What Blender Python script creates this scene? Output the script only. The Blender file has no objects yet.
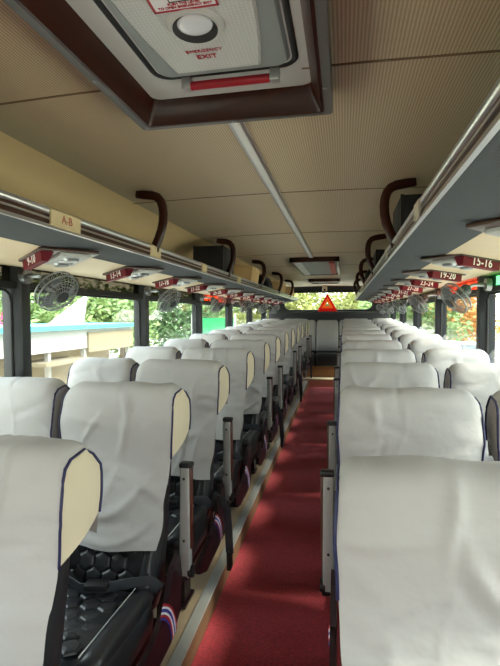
import bpy, bmesh, math, random
from mathutils import Vector, Matrix, noise
random.seed(7)
sc = bpy.context.scene
COL = sc.collection
PI = math.pi

# ---------------------------------------------------------------- camera
cam_d = bpy.data.cameras.new('camera')
cam = bpy.data.objects.new('camera', cam_d)
COL.objects.link(cam)
F = 465.67
cam_d.sensor_fit = 'HORIZONTAL'
cam_d.sensor_width = 36.0
cam_d.lens = 36.0 * F / 500.0
cam_d.clip_start = 0.02
cam_d.clip_end = 400
cx, cy, cz = (Vector((0.98043, 0.19677, -0.00573)),
              Vector((-0.00186, 0.03837, 0.99926)),
              Vector((0.19685, -0.97970, 0.03799)))
m3 = Matrix((cx, cy, cz)).transposed()
cam.matrix_world = Matrix.Translation((0.346, 0.0, 1.715)) @ m3.to_4x4()
sc.camera = cam

# ---------------------------------------------------------------- world, sun, exposure
w = bpy.data.worlds.new('sky'); sc.world = w
w.use_nodes = True
nt = w.node_tree; nt.nodes.clear()
out = nt.nodes.new('ShaderNodeOutputWorld')
bg = nt.nodes.new('ShaderNodeBackground')
tc = nt.nodes.new('ShaderNodeTexCoord')
sep = nt.nodes.new('ShaderNodeSeparateXYZ')
mr = nt.nodes.new('ShaderNodeMapRange')
mr.inputs['From Min'].default_value = -0.05
mr.inputs['From Max'].default_value = 0.9
cr = nt.nodes.new('ShaderNodeValToRGB')
cr.color_ramp.elements[0].color = (1.0, 0.97, 0.90, 1)
cr.color_ramp.elements[1].color = (0.72, 0.86, 1.0, 1)
nt.links.new(tc.outputs['Generated'], sep.inputs[0])
nt.links.new(sep.outputs['Z'], mr.inputs['Value'])
nt.links.new(mr.outputs[0], cr.inputs[0])
nt.links.new(cr.outputs[0], bg.inputs['Color'])
bg.inputs['Strength'].default_value = 3.0
nt.links.new(bg.outputs[0], out.inputs['Surface'])

sun_d = bpy.data.lights.new('sun', 'SUN')
sun_d.energy = 2.6
sun_d.angle = math.radians(9)
sun_d.color = (1.0, 0.93, 0.80)
sun = bpy.data.objects.new('sun', sun_d); COL.objects.link(sun)
sun.rotation_euler = (Vector((0.70, -0.04, 0.70))).to_track_quat('Z', 'Y').to_euler()

sc.view_settings.view_transform = 'Standard'
sc.view_settings.look = 'None'
sc.view_settings.exposure = 1.42
sc.view_settings.gamma = 1.0
sc.view_settings.use_curve_mapping = False

# ---------------------------------------------------------------- materials
def lin(c):
    return tuple(((v / 255) / 12.92 if v / 255 <= 0.04045 else ((v / 255 + 0.055) / 1.055) ** 2.4) for v in c) + (1.0,)

def mat(name, rgb, rough=0.6, metal=0.0, var=0.0, vscale=6.0, bump=0.0, bscale=60.0, bdist=0.002,
        coat=0.0, spec=0.5, stretch=(1, 1, 1)):
    m = bpy.data.materials.new(name); m.use_nodes = True
    t = m.node_tree; b = t.nodes['Principled BSDF']
    b.inputs['Base Color'].default_value = lin(rgb)
    b.inputs['Roughness'].default_value = rough
    b.inputs['Metallic'].default_value = metal
    b.inputs['Coat Weight'].default_value = coat
    b.inputs['Specular IOR Level'].default_value = spec
    co = t.nodes.new('ShaderNodeTexCoord')
    mp = t.nodes.new('ShaderNodeMapping'); mp.inputs['Scale'].default_value = stretch
    t.links.new(co.outputs['Object'], mp.inputs[0])
    if var > 0:
        n = t.nodes.new('ShaderNodeTexNoise'); n.inputs['Scale'].default_value = vscale
        n.inputs['Detail'].default_value = 4
        t.links.new(mp.outputs[0], n.inputs['Vector'])
        h = t.nodes.new('ShaderNodeHueSaturation')
        h.inputs['Color'].default_value = lin(rgb)
        r = t.nodes.new('ShaderNodeMapRange')
        r.inputs['From Min'].default_value = 0.25; r.inputs['From Max'].default_value = 0.75
        r.inputs['To Min'].default_value = 1 - var; r.inputs['To Max'].default_value = 1 + var
        t.links.new(n.outputs['Fac'], r.inputs['Value'])
        t.links.new(r.outputs[0], h.inputs['Value'])
        t.links.new(h.outputs[0], b.inputs['Base Color'])
    if bump > 0:
        n2 = t.nodes.new('ShaderNodeTexNoise'); n2.inputs['Scale'].default_value = bscale
        n2.inputs['Detail'].default_value = 3
        t.links.new(mp.outputs[0], n2.inputs['Vector'])
        bp = t.nodes.new('ShaderNodeBump'); bp.inputs['Strength'].default_value = bump
        bp.inputs['Distance'].default_value = bdist
        t.links.new(n2.outputs['Fac'], bp.inputs['Height'])
        t.links.new(bp.outputs[0], b.inputs['Normal'])
    return m

def striped(name, rgb, rgb2, scale, axis='X', rough=0.5, bump=0.3, dots=False, var=0.05):
    m = mat(name, rgb, rough)
    t = m.node_tree; b = t.nodes['Principled BSDF']
    co = t.nodes.new('ShaderNodeTexCoord')
    wv = t.nodes.new('ShaderNodeTexWave'); wv.wave_type = 'BANDS'; wv.bands_direction = axis
    wv.inputs['Scale'].default_value = scale
    wv.inputs['Distortion'].default_value = 0.0
    t.links.new(co.outputs['Object'], wv.inputs['Vector'])
    src = wv.outputs['Fac']
    if dots:
        w2 = t.nodes.new('ShaderNodeTexWave'); w2.wave_type = 'BANDS'; w2.bands_direction = 'Y'
        w2.inputs['Scale'].default_value = scale
        t.links.new(co.outputs['Object'], w2.inputs['Vector'])
        mu = t.nodes.new('ShaderNodeMath'); mu.operation = 'MULTIPLY'
        t.links.new(wv.outputs['Fac'], mu.inputs[0]); t.links.new(w2.outputs['Fac'], mu.inputs[1])
        src = mu.outputs[0]
    mx = t.nodes.new('ShaderNodeMix'); mx.data_type = 'RGBA'
    mx.inputs[6].default_value = lin(rgb2); mx.inputs[7].default_value = lin(rgb)
    t.links.new(src, mx.inputs[0])
    n = t.nodes.new('ShaderNodeTexNoise'); n.inputs['Scale'].default_value = 1.5; n.inputs['Detail'].default_value = 5
    t.links.new(co.outputs['Object'], n.inputs['Vector'])
    r = t.nodes.new('ShaderNodeMapRange'); r.inputs['From Min'].default_value = .3; r.inputs['From Max'].default_value = .7
    r.inputs['To Min'].default_value = 1 - var; r.inputs['To Max'].default_value = 1 + var
    t.links.new(n.outputs['Fac'], r.inputs['Value'])
    h = t.nodes.new('ShaderNodeHueSaturation')
    t.links.new(mx.outputs[2], h.inputs['Color']); t.links.new(r.outputs[0], h.inputs['Value'])
    t.links.new(h.outputs[0], b.inputs['Base Color'])
    bp = t.nodes.new('ShaderNodeBump'); bp.inputs['Strength'].default_value = bump; bp.inputs['Distance'].default_value = 0.001
    t.links.new(src, bp.inputs['Height']); t.links.new(bp.outputs[0], b.inputs['Normal'])
    return m

def glassy(name, tint, refl=0.06, rough=0.02):
    m = bpy.data.materials.new(name); m.use_nodes = True
    t = m.node_tree; t.nodes.clear()
    o = t.nodes.new('ShaderNodeOutputMaterial')
    tr = t.nodes.new('ShaderNodeBsdfTransparent'); tr.inputs[0].default_value = tint
    gl = t.nodes.new('ShaderNodeBsdfGlossy'); gl.inputs['Roughness'].default_value = rough
    lw = t.nodes.new('ShaderNodeLayerWeight'); lw.inputs['Blend'].default_value = 0.5
    pw = t.nodes.new('ShaderNodeMath'); pw.operation = 'POWER'; pw.inputs[1].default_value = 5.0
    fr = t.nodes.new('ShaderNodeMath'); fr.operation = 'MULTIPLY_ADD'; fr.inputs[1].default_value = 0.6; fr.inputs[2].default_value = 0.03
    t.links.new(lw.outputs['Facing'], pw.inputs[0]); t.links.new(pw.outputs[0], fr.inputs[0])
    mx = t.nodes.new('ShaderNodeMixShader')
    t.links.new(fr.outputs[0], mx.inputs[0]); t.links.new(tr.outputs[0], mx.inputs[1]); t.links.new(gl.outputs[0], mx.inputs[2])
    t.links.new(mx.outputs[0], o.inputs[0])
    return m

def carpet_mat(name, rgb):
    m = mat(name, rgb, 0.95, var=0.34, vscale=70, bump=1.0, bscale=200, bdist=0.004)
    m.node_tree.nodes['Principled BSDF'].inputs['Sheen Weight'].default_value = 0.25
    return m

M = dict(
    ceil=striped('ceiling_vinyl', (212, 194, 164), (172, 154, 124), 36, 'X', 0.42, 0.35, var=0.04),
    seam=mat('ceiling_seam', (120, 98, 70), 0.6),
    cove=mat('cream_leatherette', (246, 216, 162), 0.5, var=0.05, vscale=3, bump=0.15, bscale=25),
    rackgrey=striped('rack_grey_fabric', (92, 98, 104), (62, 67, 73), 60, 'X', 0.85, 0.4, dots=True),
    panel=mat('service_panel_cream', (232, 212, 178), 0.5, var=0.03),
    alu=mat('aluminium', (196, 196, 196), 0.32, 0.85, var=0.05, vscale=10, stretch=(1, .1, 1)),
    alu2=mat('brushed_armrest_metal', (168, 170, 168), 0.42, 0.15, var=0.08, vscale=14),
    darkwood=mat('dark_glossy_wood', (50, 19, 11), 0.28, var=0.4, vscale=9, coat=0.08, spec=.25, stretch=(1, .25, 4)),
    rackwood=mat('rack_wood', (64, 38, 28), 0.3, var=0.2, vscale=8, coat=0.3, stretch=(1, .1, 1)),
    redwood=mat('red_wood', (84, 42, 28), 0.35, var=0.2, vscale=12, coat=0.3),
    riser=mat('aisle_riser_wood', (128, 100, 74), 0.5, var=0.15, vscale=6, stretch=(1, .15, 3)),
    stepwood=mat('step_wood', (150, 104, 66), 0.5, var=0.2, vscale=5, stretch=(.3, 1, 3)),
    steptop=mat('step_cream', (206, 190, 160), 0.6, var=0.05),
    tread=striped('ribbed_aluminium', (190, 190, 186), (140, 140, 136), 90, 'X', 0.4, 0.5),
    vinyl=mat('floor_vinyl', (176, 156, 128), 0.6, var=0.1, vscale=8),
    carpet=carpet_mat('red_carpet', (178, 44, 58)),
    black=mat('black_plastic', (24, 24, 26), 0.45),
    wall=mat('wall_grey', (44, 46, 48), 0.6, var=0.05),
    pillar=mat('pillar_dark', (26, 31, 36), 0.38, var=0.05),
    rubber=mat('window_rubber', (22, 23, 24), 0.6),
    cloth=mat('white_cotton', (176, 175, 174), 0.85, var=0.03, vscale=5, bump=0.45, bscale=10, bdist=0.015, spec=.2),
    gusset=mat('sunlit_white_cotton', (196, 186, 162), 0.85, var=0.03, vscale=6, bump=0.2, bscale=12, bdist=0.006, spec=.2),  # white cover cloth with warm sunlight put into its colour
    gusset_shaded=mat('shaded_white_cotton', (150, 146, 154), 0.85, var=0.03, vscale=6, bump=0.2, bscale=12, bdist=0.006, spec=.2),  # same white cloth, the shade between neighbouring seats put into its colour
    piping=mat('navy_piping', (26, 30, 72), 0.6),
    leather=mat('black_leatherette', (36, 37, 40), 0.38, var=0.1, vscale=12, bump=0.2, bscale=180, bdist=0.001),
    maroon=mat('maroon_plastic', (38, 20, 26), 0.35),
    thread=mat('white_thread', (190, 190, 190), 0.7),
    webbing=mat('grey_webbing', (60, 64, 70), 0.6, var=0.1, vscale=40),
    steel=mat('dark_steel', (118, 116, 114), 0.4, 0.7),
    red=mat('decal_red', (190, 40, 50), 0.4), blue=mat('decal_blue', (40, 60, 150), 0.4), white=mat('decal_white', (230, 230, 235), 0.4),
    hatch=mat('hatch_white_plastic', (196, 198, 196), 0.45, var=0.04, vscale=5),
    hatchgrey=mat('hatch_grey_plastic', (140, 148, 148), 0.45, var=0.03),
    lens=mat('clear_bowl', (214, 218, 226), 0.08, coat=0.8),
    redbar=mat('red_bar', (150, 20, 36), 0.35),
    print=mat('red_print', (170, 40, 50), 0.6),
    ink=mat('ink_black', (30, 28, 28), 0.6),
    plaque=mat('maroon_plaque', (104, 18, 32), 0.6, spec=.25),
    plaquewhite=mat('white_lettering', (240, 236, 232), 0.5),
    pen=mat('faded_red_pen', (176, 100, 84), 0.7),
    tape=mat('masking_tape', (208, 190, 150), 0.7, var=0.06, vscale=30),
    cleartape=mat('pale_tape', (190, 182, 168), 0.35),
    chrome=mat('fan_chrome', (150, 154, 158), 0.3, 0.8),
    blade=mat('fan_blade', (120, 124, 128), 0.4),
    fanbody=mat('fan_body', (70, 72, 76), 0.4),
    cardboard=mat('cardboard', (206, 172, 120), 0.8, var=0.06, vscale=9),
    speaker=mat('speaker_vinyl', (16, 16, 18), 0.6, bump=0.3, bscale=200),
    bag=mat('bag_fabric', (26, 26, 30), 0.8, bump=0.3, bscale=60),
    tri_red=mat('reflective_red', (232, 40, 30), 0.35),
    tri_in=mat('reflective_orange', (250, 150, 60), 0.35),
    header=glassy('tinted_header_glass', (0.16, 0.15, 0.12, 1)),
    orangeg=glassy('orange_header_glass', (0.95, 0.22, 0.10, 1)),
    greeng=glassy('green_header_glass', (0.25, 0.62, 0.35, 1)),
    glass=glassy('window_glass', (0.90, 0.93, 0.91, 1)),
    ground=mat('dusty_ground', (206, 196, 176), 0.95, var=0.12, vscale=1.2),
    leaf1=mat('leaf_green', (126, 150, 90), 0.6, var=0.25, vscale=2.0),
    leaf2=mat('leaf_dark', (92, 122, 78), 0.6, var=0.25, vscale=2.0),
    leaf3=mat('leaf_yellow', (146, 150, 84), 0.6, var=0.2, vscale=2.0),
    leaf4=mat('leaf_orange', (206, 156, 88), 0.6, var=0.2, vscale=2.0),
    bark=mat('bark', (96, 78, 60), 0.9, var=0.2, vscale=8),
    flower=mat('pink_flower', (226, 70, 130), 0.6),
    kwall=mat('kiosk_white', (172, 171, 167), 0.8, var=0.04),
    kroof=mat('turquoise_roof', (70, 178, 190), 0.6),
    kpanel=mat('kiosk_panel', (136, 124, 102), 0.8),
    carp=mat('car_paint', (224, 228, 230), 0.25, coat=.6),
    carg=mat('car_glass', (60, 72, 80), 0.1, coat=.5),
    tyre=mat('tyre', (24, 24, 24), 0.8),
    gnet=mat('green_net', (40, 150, 90), 0.7),
)

# ---------------------------------------------------------------- helpers
def fz(y):
    return 0.027 * (y - 1.0)
def pz(y):
    return 0.12 + fz(y)

def link(name, bm, m, parent=None, smooth=False):
    me = bpy.data.meshes.new(name)
    bmesh.ops.recalc_face_normals(bm, faces=bm.faces)
    bm.to_mesh(me); bm.free()
    for mm in (m if isinstance(m, (list, tuple)) else [m]):
        me.materials.append(mm)
    if smooth:
        for p in me.polygons: p.use_smooth = True
        if smooth != 'all':
            me.set_sharp_from_angle(angle=math.radians(40))
    o = bpy.data.objects.new(name, me); COL.objects.link(o)
    if parent: o.parent = parent
    return o

def empty(name, label, cat, loc=(0, 0, 0), rot=(0, 0, 0), group=None):
    o = bpy.data.objects.new(name, None); COL.objects.link(o)
    o.empty_display_size = 0.1
    o.location = loc; o.rotation_euler = rot
    o['label'] = label; o['category'] = cat
    if group: o['group'] = group
    return o

def tag(o, label, cat, group=None):
    o['label'] = label; o['category'] = cat
    if group: o['group'] = group
    return o

def struct(o):
    o['kind'] = 'structure'; return o

def dup(root, label=None, group=None, loc=None, rot=None, skip=()):
    r = root.copy(); COL.objects.link(r)
    if loc is not None: r.location = loc
    if rot is not None: r.rotation_euler = rot
    if label: r['label'] = label
    if group: r['group'] = group
    for ch in list(root.children):
        if ch in skip: continue
        c = ch.copy(); COL.objects.link(c); c.parent = r
        for g in list(ch.children):
            d = g.copy(); COL.objects.link(d); d.parent = c
    return r

def box(bm, x0, x1, y0, y1, z0, z1, bev=0.0, seg=2, mi=0, mtx=None):
    vs = [bm.verts.new((x, y, z)) for z in (z0, z1) for y in (y0, y1) for x in (x0, x1)]
    fs = [bm.faces.new([vs[i] for i in q]) for q in
          ((0, 2, 3, 1), (4, 5, 7, 6), (0, 1, 5, 4), (2, 6, 7, 3), (0, 4, 6, 2), (1, 3, 7, 5))]
    allv = list(vs)
    if bev > 0:
        es = list({e for f in fs for e in f.edges})
        r = bmesh.ops.bevel(bm, geom=es, offset=bev, segments=seg, affect='EDGES', profile=0.5)
        fs = list({f for v in r['verts'] for f in v.link_faces} | {f for f in fs if f.is_valid})
        allv = list({v for f in fs for v in f.verts})
    for f in fs:
        if f.is_valid: f.material_index = mi
    if mtx: bmesh.ops.transform(bm, matrix=mtx, verts=allv)
    return allv

def boxo(name, dims, m, parent=None, bev=0.0, mtx=None):
    bm = bmesh.new(); box(bm, *dims, bev=bev, mtx=mtx)
    return link(name, bm, m, parent, smooth=bev > 0)

def tube(bm, pts, r, n=6, closed=False, flat=None, mi=0):
    """sweep; flat=(ra, rb, refvec) makes an elliptical / strap cross-section"""
    pts = [Vector(p) for p in pts]; k = len(pts); rings = []
    for i, p in enumerate(pts):
        a = pts[i - 1] if (i > 0 or closed) else p
        b = pts[(i + 1) % k] if (i < k - 1 or closed) else p
        t = (b - a).normalized()
        ref = Vector(flat[2]) if flat else Vector((0, 0, 1))
        if abs(t.dot(ref)) > 0.95 and not flat: ref = Vector((1, 0, 0))
        u = t.cross(ref).normalized(); v = u.cross(t).normalized()
        ra, rb = (flat[0], flat[1]) if flat else (r, r)
        ring = []
        for j in range(n):
            an = 2 * PI * (j + 0.5) / n
            c, s = math.cos(an), math.sin(an)
            if flat:
                c = math.copysign(min(1, abs(c) * 1.35), c); s = math.copysign(min(1, abs(s) * 1.35), s)
            ring.append(bm.verts.new(p + u * ra * c + v * rb * s))
        rings.append(ring)
    for i in range(k if closed else k - 1):
        A, B = rings[i], rings[(i + 1) % k]
        for j in range(n):
            f = bm.faces.new((A[j], A[(j + 1) % n], B[(j + 1) % n], B[j])); f.material_index = mi
    if not closed:
        bm.faces.new(rings[0][::-1]).material_index = mi; bm.faces.new(rings[-1]).material_index = mi

def ring_pts(w, d, r, n=4):
    """rounded rectangle outline, half sizes w,d"""
    r = min(r, w * .99, d * .99); P = []
    for cx_, cy_, a0 in ((w - r, d - r, 0), (-w + r, d - r, 90), (-w + r, -d + r, 180), (w - r, -d + r, 270)):
        for i in range(n + 1):
            a = math.radians(a0 + 90 * i / n)
            P.append((cx_ + r * math.cos(a), cy_ + r * math.sin(a)))
    return P

def loft(bm, rings, cap=True, mi=0):
    R = [[bm.verts.new(p) for p in ring] for ring in rings]
    n = len(R[0])
    for A, B in zip(R, R[1:]):
        for j in range(n):
            bm.faces.new((A[j], A[(j + 1) % n], B[(j + 1) % n], B[j])).material_index = mi
    if cap:
        bm.faces.new(R[0][::-1]).material_index = mi; bm.faces.new(R[-1]).material_index = mi

def text_mesh(body, size, m, name, parent, loc, rot, bold=0.0, spacing=1.0):
    c = bpy.data.curves.new(name, 'FONT'); c.body = body; c.size = size
    c.align_x = 'CENTER'; c.align_y = 'CENTER'; c.extrude = 0.0006; c.offset = bold; c.space_character = spacing
    o = bpy.data.objects.new('tmp', c); COL.objects.link(o)
    dg = bpy.context.evaluated_depsgraph_get(); dg.update()
    me = bpy.data.meshes.new_from_object(o.evaluated_get(dg))
    bpy.data.objects.remove(o); bpy.data.curves.remove(c)
    me.materials.clear(); me.materials.append(m)
    ob = bpy.data.objects.new(name, me); COL.objects.link(ob)
    if parent: ob.parent = parent
    ob.location = loc; ob.rotation_euler = rot
    return ob

ORD = ['first', 'second', 'third', 'fourth', 'fifth', 'sixth', 'seventh', 'eighth', 'ninth', 'tenth', 'eleventh', 'twelfth', 'thirteenth', 'fourteenth', 'fifteenth']
YF, YR = -2.6, 10.75       # front and rear of the coach
HW = 1.30                  # half width inside
ZC = 2.335

# ---------------------------------------------------------------- floor
def sloped(name, x0, x1, y0, y1, zoff, thick, m, n=12, parent=None):
    bm = bmesh.new(); rows = []
    for i in range(n + 1):
        y = y0 + (y1 - y0) * i / n; z = fz(y) + zoff
        rows.append([(x0, y, z), (x1, y, z), (x1, y, z - thick), (x0, y, z - thick)])
    loft(bm, rows)
    return link(name, bm, m, parent)
struct(sloped('floor', -HW, HW, YF, YR, -0.012, 0.1, M['vinyl']))
tag(sloped('aisle_carpet', -0.371, 0.371, YF + .02, 9.62, 0.0, 0.0115, M['carpet'], 40), 'long red carpet running down the aisle between the seats', 'carpet')
for s, nm in ((-1, 'floor_left'), (1, 'floor_right')):
    a, b = sorted((s * 0.385, s * HW))
    struct(sloped(nm, a, b, YF, 9.62, 0.118, 0.129, M['vinyl']))
    a, b = sorted((s * 0.373, s * 0.385))
    o = struct(sloped('trim_%d' % (1 if s < 0 else 2), a, b, YF, 9.62, 0.112, 0.123, M['riser']))
    a, b = sorted((s * 0.368, s * 0.425))
    o = struct(sloped('trim_%d' % (3 if s < 0 else 4), a, b, YF, 9.62, 0.126, 0.010, M['tread']))

# ---------------------------------------------------------------- ceiling, coves
bm = bmesh.new()
prof = [(-1.30, 2.335), (-0.80, 2.335), (-0.4, 2.345), (0, 2.350), (0.4, 2.345), (0.80, 2.335), (1.30, 2.335)]
prof2 = [(x, z + .05) for x, z in prof][::-1]
loft(bm, [[(x, y, z) for x, z in prof + prof2] for y in (YF, YR)])
struct(link('ceiling', bm, M['ceil'], smooth=True))
k = 0
for i in range(-3, 8):
    y = 1.22 + 1.2 * i
    if not (YF < y < YR - .3): continue
    bm = bmesh.new()
    loft(bm, [[(x, y - .004, z - d), (x, y + .004, z - d), (x, y + .004, z + .004), (x, y - .004, z + .004)]
              for x, z, d in [(p[0] * .62 if abs(p[0]) > 1 else p[0], p[1], .002) for p in prof[1:-1]]])
    o = struct(link('trim_%d' % (10 + k), bm, M['seam'])); k += 1
for s, nm in ((-1, 'left'), (1, 'right')):
    bm = bmesh.new()
    pts = []
    for i in range(9):
        a = math.radians(90 * i / 8)
        pts.append((0.78 + 0.40 * math.sin(a) , 2.335 - 0.33 * (1 - math.cos(a))))
    pts.append((1.20, 1.97))
    back = [(1.31, 1.97), (1.31, 2.335)]
    ring = [(s * x, z) for x, z in pts + back]
    loft(bm, [[(x, y, z) for x, z in ring] for y in (YF, 9.9)])
    struct(link('wall_%s_cove' % nm, bm, M['cove'], smooth=True))

# ---------------------------------------------------------------- side walls, pillars, windows
ZS, ZT = 1.02, 1.868
for s, nm in ((-1, 'left'), (1, 'right')):
    a, b = sorted((s * HW, s * (HW + .06)))
    bm = bmesh.new()
    a4, b4 = sorted((s * (HW + .012), s * (HW + .06)))
    box(bm, a4, b4, YF, YR, -0.3, ZS)
    a2, b2 = sorted((s * 1.296, s * (HW + .01)))
    box(bm, a2, b2, YF, YR, ZS - .05, ZS)
    box(bm, a, b, YF, YR, 1.97, 2.40)
    struct(link('wall_' + nm, bm, M['wall']))
    # rail between window and tinted header glass
    a3, b3 = sorted((s * 1.262, s * (HW + .03)))
    bm = bmesh.new(); box(bm, a3, b3, YF, YR, ZT - .012, ZT + .022)
    struct(link('trim_%d' % (5 if s < 0 else 6), bm, M['rubber']))

PIL = {-1: [2.11 + 1.5 * i for i in range(-3, 6)], 1: [3.42 + 1.5 * i for i in range(-4, 5)]}
wn = 1
for s in (-1, 1):
    ys = PIL[s]
    for i, y in enumerate(ys):
        bm = bmesh.new()
        ring = [(1.255, -.042), (1.243, -.032), (1.240, 0), (1.243, .032), (1.255, .042), (1.34, .052), (1.34, -.052)]
        loft(bm, [[(s * x, y + dy, z) for x, dy in ring] for z in (ZS - .04, 2.0)])
        struct(link('pillar', bm, M['pillar'], smooth=True))
    ends = [YF] + ys + [YR - .35]
    for i in range(len(ends) - 1):
        y0, y1 = ends[i] + .040, ends[i + 1] - .040
        e = empty('window_%d' % wn, '', 'window'); del e['label'], e['category']; struct(e); wn += 1
        xa, xb = sorted((s * 1.295, s * 1.301))
        boxo('window_glass', (xa, xb, y0, y1, ZS, ZT), M['glass'], e)
        hm = M['header']
        if s > 0 and abs(ends[i] - 3.42) < .1: hm = M['orangeg']
        if s > 0 and abs(ends[i] - 1.92) < .1: hm = M['greeng']
        if s < 0 and abs(ends[i] - 5.11) < .1: hm = M['orangeg']
        boxo('header_glass', (xa, xb, y0, y1, ZT, 1.975), hm, e)
        # rubber surround with rounded corners
        bm = bmesh.new()
        yc, zc = (y0 + y1) / 2, (ZS + ZT) / 2
        P = ring_pts((y1 - y0) / 2 - .012, (ZT - ZS) / 2 - .018, .06, 5)
        tube(bm, [(s * 1.290, yc + p[0], zc + p[1]) for p in P], .008, 6, closed=True)
        link('window_seal', bm, M['rubber'], e, smooth='all')

# rear wall with the long window
def rounded_hole_wall(name, y, x0, x1, z0, z1, hx0, hx1, hz0, hz1, r, m, thick, cham=None):
    bm = bmesh.new()
    P = [((hx0 + hx1) / 2 + p[0], (hz0 + hz1) / 2 + p[1]) for p in ring_pts((hx1 - hx0) / 2, (hz1 - hz0) / 2, r, 6)]
    O = []
    cxm, czm = (hx0 + hx1) / 2, (hz0 + hz1) / 2
    for px, pz_ in P:
        dx, dz = px - cxm, pz_ - czm
        t = min(((x1 - cxm) / dx if dx > 1e-6 else (x0 - cxm) / dx if dx < -1e-6 else 1e9),
                ((z1 - czm) / dz if dz > 1e-6 else (z0 - czm) / dz if dz < -1e-6 else 1e9))
        O.append((cxm + dx * t, czm + dz * t))
    # add true outer corners by snapping nearest points
    for c in ((x0, z0), (x0, z1), (x1, z0), (x1, z1)):
        j = min(range(len(O)), key=lambda q: (O[q][0] - c[0]) ** 2 + (O[q][1] - c[1]) ** 2); O[j] = c
    loft(bm, [[(p[0], y, p[1]) for p in O], [(p[0], y, p[1]) for p in P], [(p[0], y + thick, p[1]) for p in P]], cap=False)
    struct(link(name, bm, m, smooth=True)); return P
P = rounded_hole_wall('wall_rear', 10.45, -HW, HW, -.3, 2.36, -.98, .98, 1.81, 2.225, .15, M['wall'], .25)
e = empty('window_%d' % wn, '', ''); del e['label'], e['category']; struct(e); wn += 1
boxo('window_glass', (-1.0, 1.0, 10.58, 10.586, 1.79, 2.24), M['glass'], e)
bm = bmesh.new(); tube(bm, [(p[0] * .995, 10.45, p[1]) for p in P], .022, 6, closed=True)
link('window_seal', bm, M['rubber'], e, smooth='all')
# front wall behind the camera, windscreen opening cut small to hold back frontal light
P = rounded_hole_wall('wall_front', YF - .02, -HW, HW, -.3, 2.36, -.85, .85, 1.10, 1.62, .12, M['wall'], .08)
e = empty('window_%d' % wn, '', ''); del e['label'], e['category']; struct(e); wn += 1
boxo('window_glass', (-1.2, 1.2, YF + .01, YF + .016, .83, 2.22), M['glass'], e)

# ---------------------------------------------------------------- luggage racks
def rack(s, side):
    r = empty('luggage_rack', 'long grey overhead luggage rack above the %s-hand windows' % side, 'luggage rack', (0, 0, 0))
    y0, y1 = YF + .1, 9.7
    bm = bmesh.new()
    ring = [(.575, 2.003), (.585, 2.03), (1.19, 2.0), (1.19, 1.985), (.81, 1.985)]
    loft(bm, [[(s * x, y, z) for x, z in ring] for y in (y0, y1)])
    link('rack_shelf', bm, M['rackgrey'], r)
    bm = bmesh.new()
    ring = [(.800, 1.996), (.800, 1.985), (.83, 1.981), (1.12, 1.957), (1.20, 1.957), (1.20, 1.996)]
    loft(bm, [[(s * x, y, z) for x, z in ring] for y in (y0, y1)])
    link('service_panel', bm, M['panel'], r)
    def bar(nm, pts, m):
        bm = bmesh.new(); loft(bm, [[(s * x, y, z) for x, z in pts] for y in (y0, y1)])
        return link(nm, bm, m, r)
    bm = bmesh.new(); tube(bm, [(s * .578, y0, 2.052), (s * .578, y1, 2.052)], .0125, 10)
    link('rail_tube', bm, M['alu'], r, smooth='all')
    bar('rail_board', [(.574, 2.008), (.574, 2.046), (.592, 2.046), (.592, 2.008)], M['rackwood'])
    bar('rail_strip', [(.570, 2.024), (.570, 2.030), (.575, 2.030), (.575, 2.024)], M['alu'])
    bar('rail_lip', [(.568, 1.998), (.568, 2.008), (.592, 2.012), (.580, 1.998)], M['alu'])
    return r
rack(-1, 'left'); rack(1, 'right')

# wooden curved handles
def bracket_mesh(s):
    bm = bmesh.new(); pts = [(s * x, 0, z) for x, z in
        ((.585, 2.03), (.575, 2.06), (.556, 2.10), (.541, 2.14), (.533, 2.18), (.531, 2.22), (.534, 2.255), (.543, 2.282), (.560, 2.302), (.585, 2.312), (.63, 2.318), (.67, 2.325))]
    tube(bm, pts, .02, 8, flat=(.014, .021, (s * 1.0, 0, .001)))
    return bm
for s, side, y0 in ((-1, 'left', 2.2), (1, 'right', 2.27)):
    b0 = None
    for i in range(5):
        lab = 'dark wood curved rack support, %s from the front on the %s luggage rack' % (ORD[i], side)
        if b0 is None:
            b0 = link('rack_support', bracket_mesh(s), M['darkwood'], smooth='all'); o = b0
            o.location = (0, y0, 0)
        else:
            o = b0.copy(); COL.objects.link(o); o.location = (0, y0 + 1.5 * i, 0)
        tag(o, lab, 'rack support', 'wooden rack supports')

# ---------------------------------------------------------------- service sets with number plaques
def service_set():
    r = empty('service_set', '', 'service set')
    b = bmesh.new(); box(b, -.15, .15, -.085, .155, -.014, 0, .004)
    link('base_plate', b, M['rackwood'], r, smooth=True)
    b = bmesh.new(); box(b, -.10, .13, .0, .13, -.028, -.012, .006)
    lo = link('light_panel', b, M['hatch'], r, smooth=True)
    for x in (-.05, .07):
        bm = bmesh.new()
        bmesh.ops.create_cone(bm, cap_ends=True, segments=20, radius1=.028, radius2=.034, depth=.012,
                              matrix=Matrix.Translation((x, .065, -.033)))
        link('air_nozzle', bm, M['chrome'], r, smooth=True)
    b = bmesh.new(); box(b, -.02, .04, .03, .10, -.034, -.026, .004)
    link('reading_light', b, M['lens'], r, smooth=True)
    b = bmesh.new()
    loft(b, [[(x, -.075, -.004), (x, -.071, -.052), (x, -.045, -.054), (x, -.02, -.010)] for x in (-.125, .125)])
    link('number_plaque', b, M['plaque'], r)
    return r
SV0 = service_set()
first = True
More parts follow.
